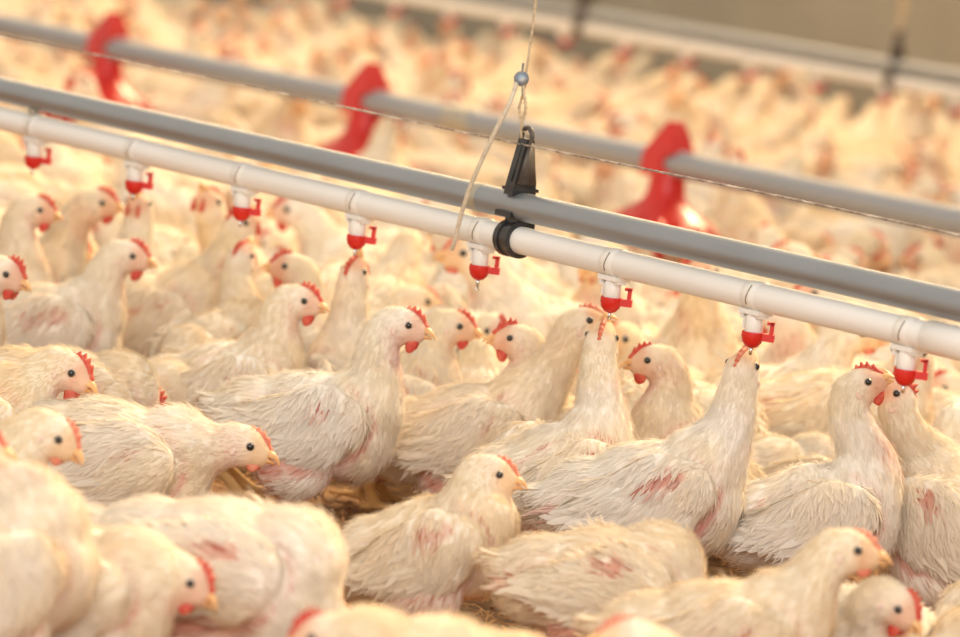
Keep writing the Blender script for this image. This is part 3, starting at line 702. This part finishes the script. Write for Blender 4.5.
def blocks(x, y):
    u, v, z = proj((x, y, .10)); vt = proj((x, y, .17))[1]
    for (hu, hv, hz_), (bu, bv, bz) in HD:
        if z < hz_-.02 and abs(u-hu) < 105 and vt < hv+32: return True
        if z < bz and abs(u-bu) < 95 and vt < bv+30: return True
    return False
cand = []
tries = 0; placed = []
circ = [tuple(c) for c in OCC]
import collections
grid = collections.defaultdict(list)
def gk(p): return (int(p[0]//.12), int(p[1]//.12))
for c in circ: grid[gk(c)].append((c[0], c[1], .042))
def free(cs, r, k):
    for c in cs:
        g = gk(c)
        for i in (-1, 0, 1):
            for j in (-1, 0, 1):
                for q in grid[(g[0]+i, g[1]+j)]:
                    if (q[0]-c[0])**2+(q[1]-c[1])**2 < ((r+q[2])*k)**2: return False
    return True
for k_, N in ((1.0, 80000), (.93, 60000), (.86, 60000), (.80, 60000)):
    for _ in range(N):
        y = rf.uniform(1.9, YW-.10); x = rf.uniform(-13, -2.2)
        if not visible(x, y): continue
        a = rf.uniform(0, 2*PI); d = (math.cos(a)*.047, math.sin(a)*.047)
        cs = [(x+d[0], y+d[1]), (x-d[0], y-d[1])]
        if any((x-p[0])**2+(y-p[1])**2 < .165**2 for p in pans): continue
        if y > YW-.14: continue
        if not free(cs, .055, k_): continue
        if y < Y1+.55 and blocks(x, y): continue
        for c in cs: grid[gk(c)].append((c[0], c[1], .055))
        placed.append((x, y, a))
placed.sort(key=lambda q: (np.array([q[0], q[1], 0])-CO)@CF)
print('FILL', len(placed))
QUOTA = 300-len(BIRDS)
pose_words = {'alert': 'alert', 'looking aside': 'looking aside', 'sitting': 'sitting', 'head down': 'head down', 'reaching up': 'reaching up', 'leaning forward': 'leaning forward', 'looking back': 'looking back'}
side_words = {0: 'left of the leftmost red feeder', 1: 'between left and middle red feeders', 2: 'between middle and right red feeders', 3: 'right of the rightmost red feeder'}
def side(x):
    u = proj((x, YF, HF))[0]
    return 0 if u < 112 else 1 if u < 370 else 2 if u < 670 else 3
for i, (x, y, a) in enumerate(placed[:QUOTA]):
    pose, ms = TPL[rf.randrange(len(TPL))]
    if y < Y1+.4 or rf.random() < .35:
        pose, ms = TPL[rf.choice([2, 3, 5, 9])]
    if y < Y1: lab = f'pale chicken, {pose}, low in the crowd before the near drinker line'; g = f'crowd before the near drinker line, {pose}'
    elif y < YF: lab = f'blurred cream chicken, {pose}, before the feed pipe, {side_words[side(x)]}'; g = f'this side of the feed pipe, {side_words[side(x)]}, {pose}'
    else: lab = f'blurred golden chicken, {pose}, beyond the feed pipe, {side_words[side(x)]}'; g = f'beyond the feed pipe, {side_words[side(x)]}, {pose}'
    o = make_bird(ms, (x, y, 0), a, lab, g); sc_ = rf.uniform(.9, 1.08); o.scale = (sc_, sc_, sc_)
# the farthest birds, past three hundred, as one flock
LOW = []
for i, k in enumerate((0, 1, 2, 3, 6, 7)):
    pose, zb, pt, hd_, fc = specs[k]; s_ = 1.06
    me, pm, parts = bird_meshes(np.array(hd_)*np.array([s_, 1, 1]), fc, zb=zb, pitch=pt, s=s_, seed=200+i, nf=700, voxel=.0065, crown='comb' if i % 2 else 'pale', pink=.9, yel=.25)
    LOW.append([(m, 0 if m is me else 1 if m is pm else 3 if 'beak' in m.name else 4 if 'eye' in m.name else 2) for m in [me, pm]+[q[1] for q in parts if q[0] != 'ear_lobe']])
def mesh_arrays(m):
    nv = len(m.vertices); v = np.empty(nv*3); m.vertices.foreach_get('co', v); nl = len(m.loops); li = np.empty(nl, int); m.loops.foreach_get('vertex_index', li)
    ls = np.empty(len(m.polygons), int); m.polygons.foreach_get('loop_start', ls)
    c = np.ones(nv*4)
    if 'Col' in m.color_attributes: m.color_attributes['Col'].data.foreach_get('color', c)
    return v.reshape(-1, 3), li, ls, c.reshape(-1, 4)
LOWA = [[(mesh_arrays(m), k) for m, k in L_] for L_ in LOW]
vs, lis, lss, cs_, mi_ = [], [], [], [], []; vo = lo = 0
for (x, y, a) in placed[QUOTA:]:
    sc_ = rf.uniform(.92, 1.08); ca, sa = math.cos(a)*sc_, math.sin(a)*sc_; Rz_ = np.array([[ca, -sa, 0], [sa, ca, 0], [0, 0, sc_]])
    for (v, li, ls, c), k in LOWA[rf.randrange(len(LOWA))]:
        vs.append(v@Rz_.T+np.array([x, y, 0])); lis.append(li+vo); lss.append(ls+lo); cs_.append(c); mi_.append(np.full(len(ls), k)); vo += len(v); lo += len(li)
print('STUFF', len(placed[QUOTA:]), vo)
if vs:
    fm_ = bpy.data.meshes.new('chicken_flock'); vs = np.concatenate(vs); lis = np.concatenate(lis); lss = np.concatenate(lss)
    fm_.vertices.add(len(vs)); fm_.loops.add(len(lis)); fm_.polygons.add(len(lss)); fm_.vertices.foreach_set('co', vs.ravel()); fm_.loops.foreach_set('vertex_index', lis)
    fm_.polygons.foreach_set('loop_start', lss); fm_.update(calc_edges=True); fm_.polygons.foreach_set('use_smooth', [True]*len(lss)); fm_.polygons.foreach_set('material_index', np.concatenate(mi_))
    for k in ('skin', 'plumage', 'comb', 'beak', 'eye'): fm_.materials.append(M[k])
    at = fm_.color_attributes.new('Col', 'FLOAT_COLOR', 'POINT'); at.data.foreach_set('color', np.concatenate(cs_).ravel()); fm_.update()
    o = bpy.data.objects.new('chicken_flock', fm_); C.objects.link(o); tag(o, 'farthest blurred golden chickens crowded beneath the far drinker line and wall', 'chickens', kind='stuff')
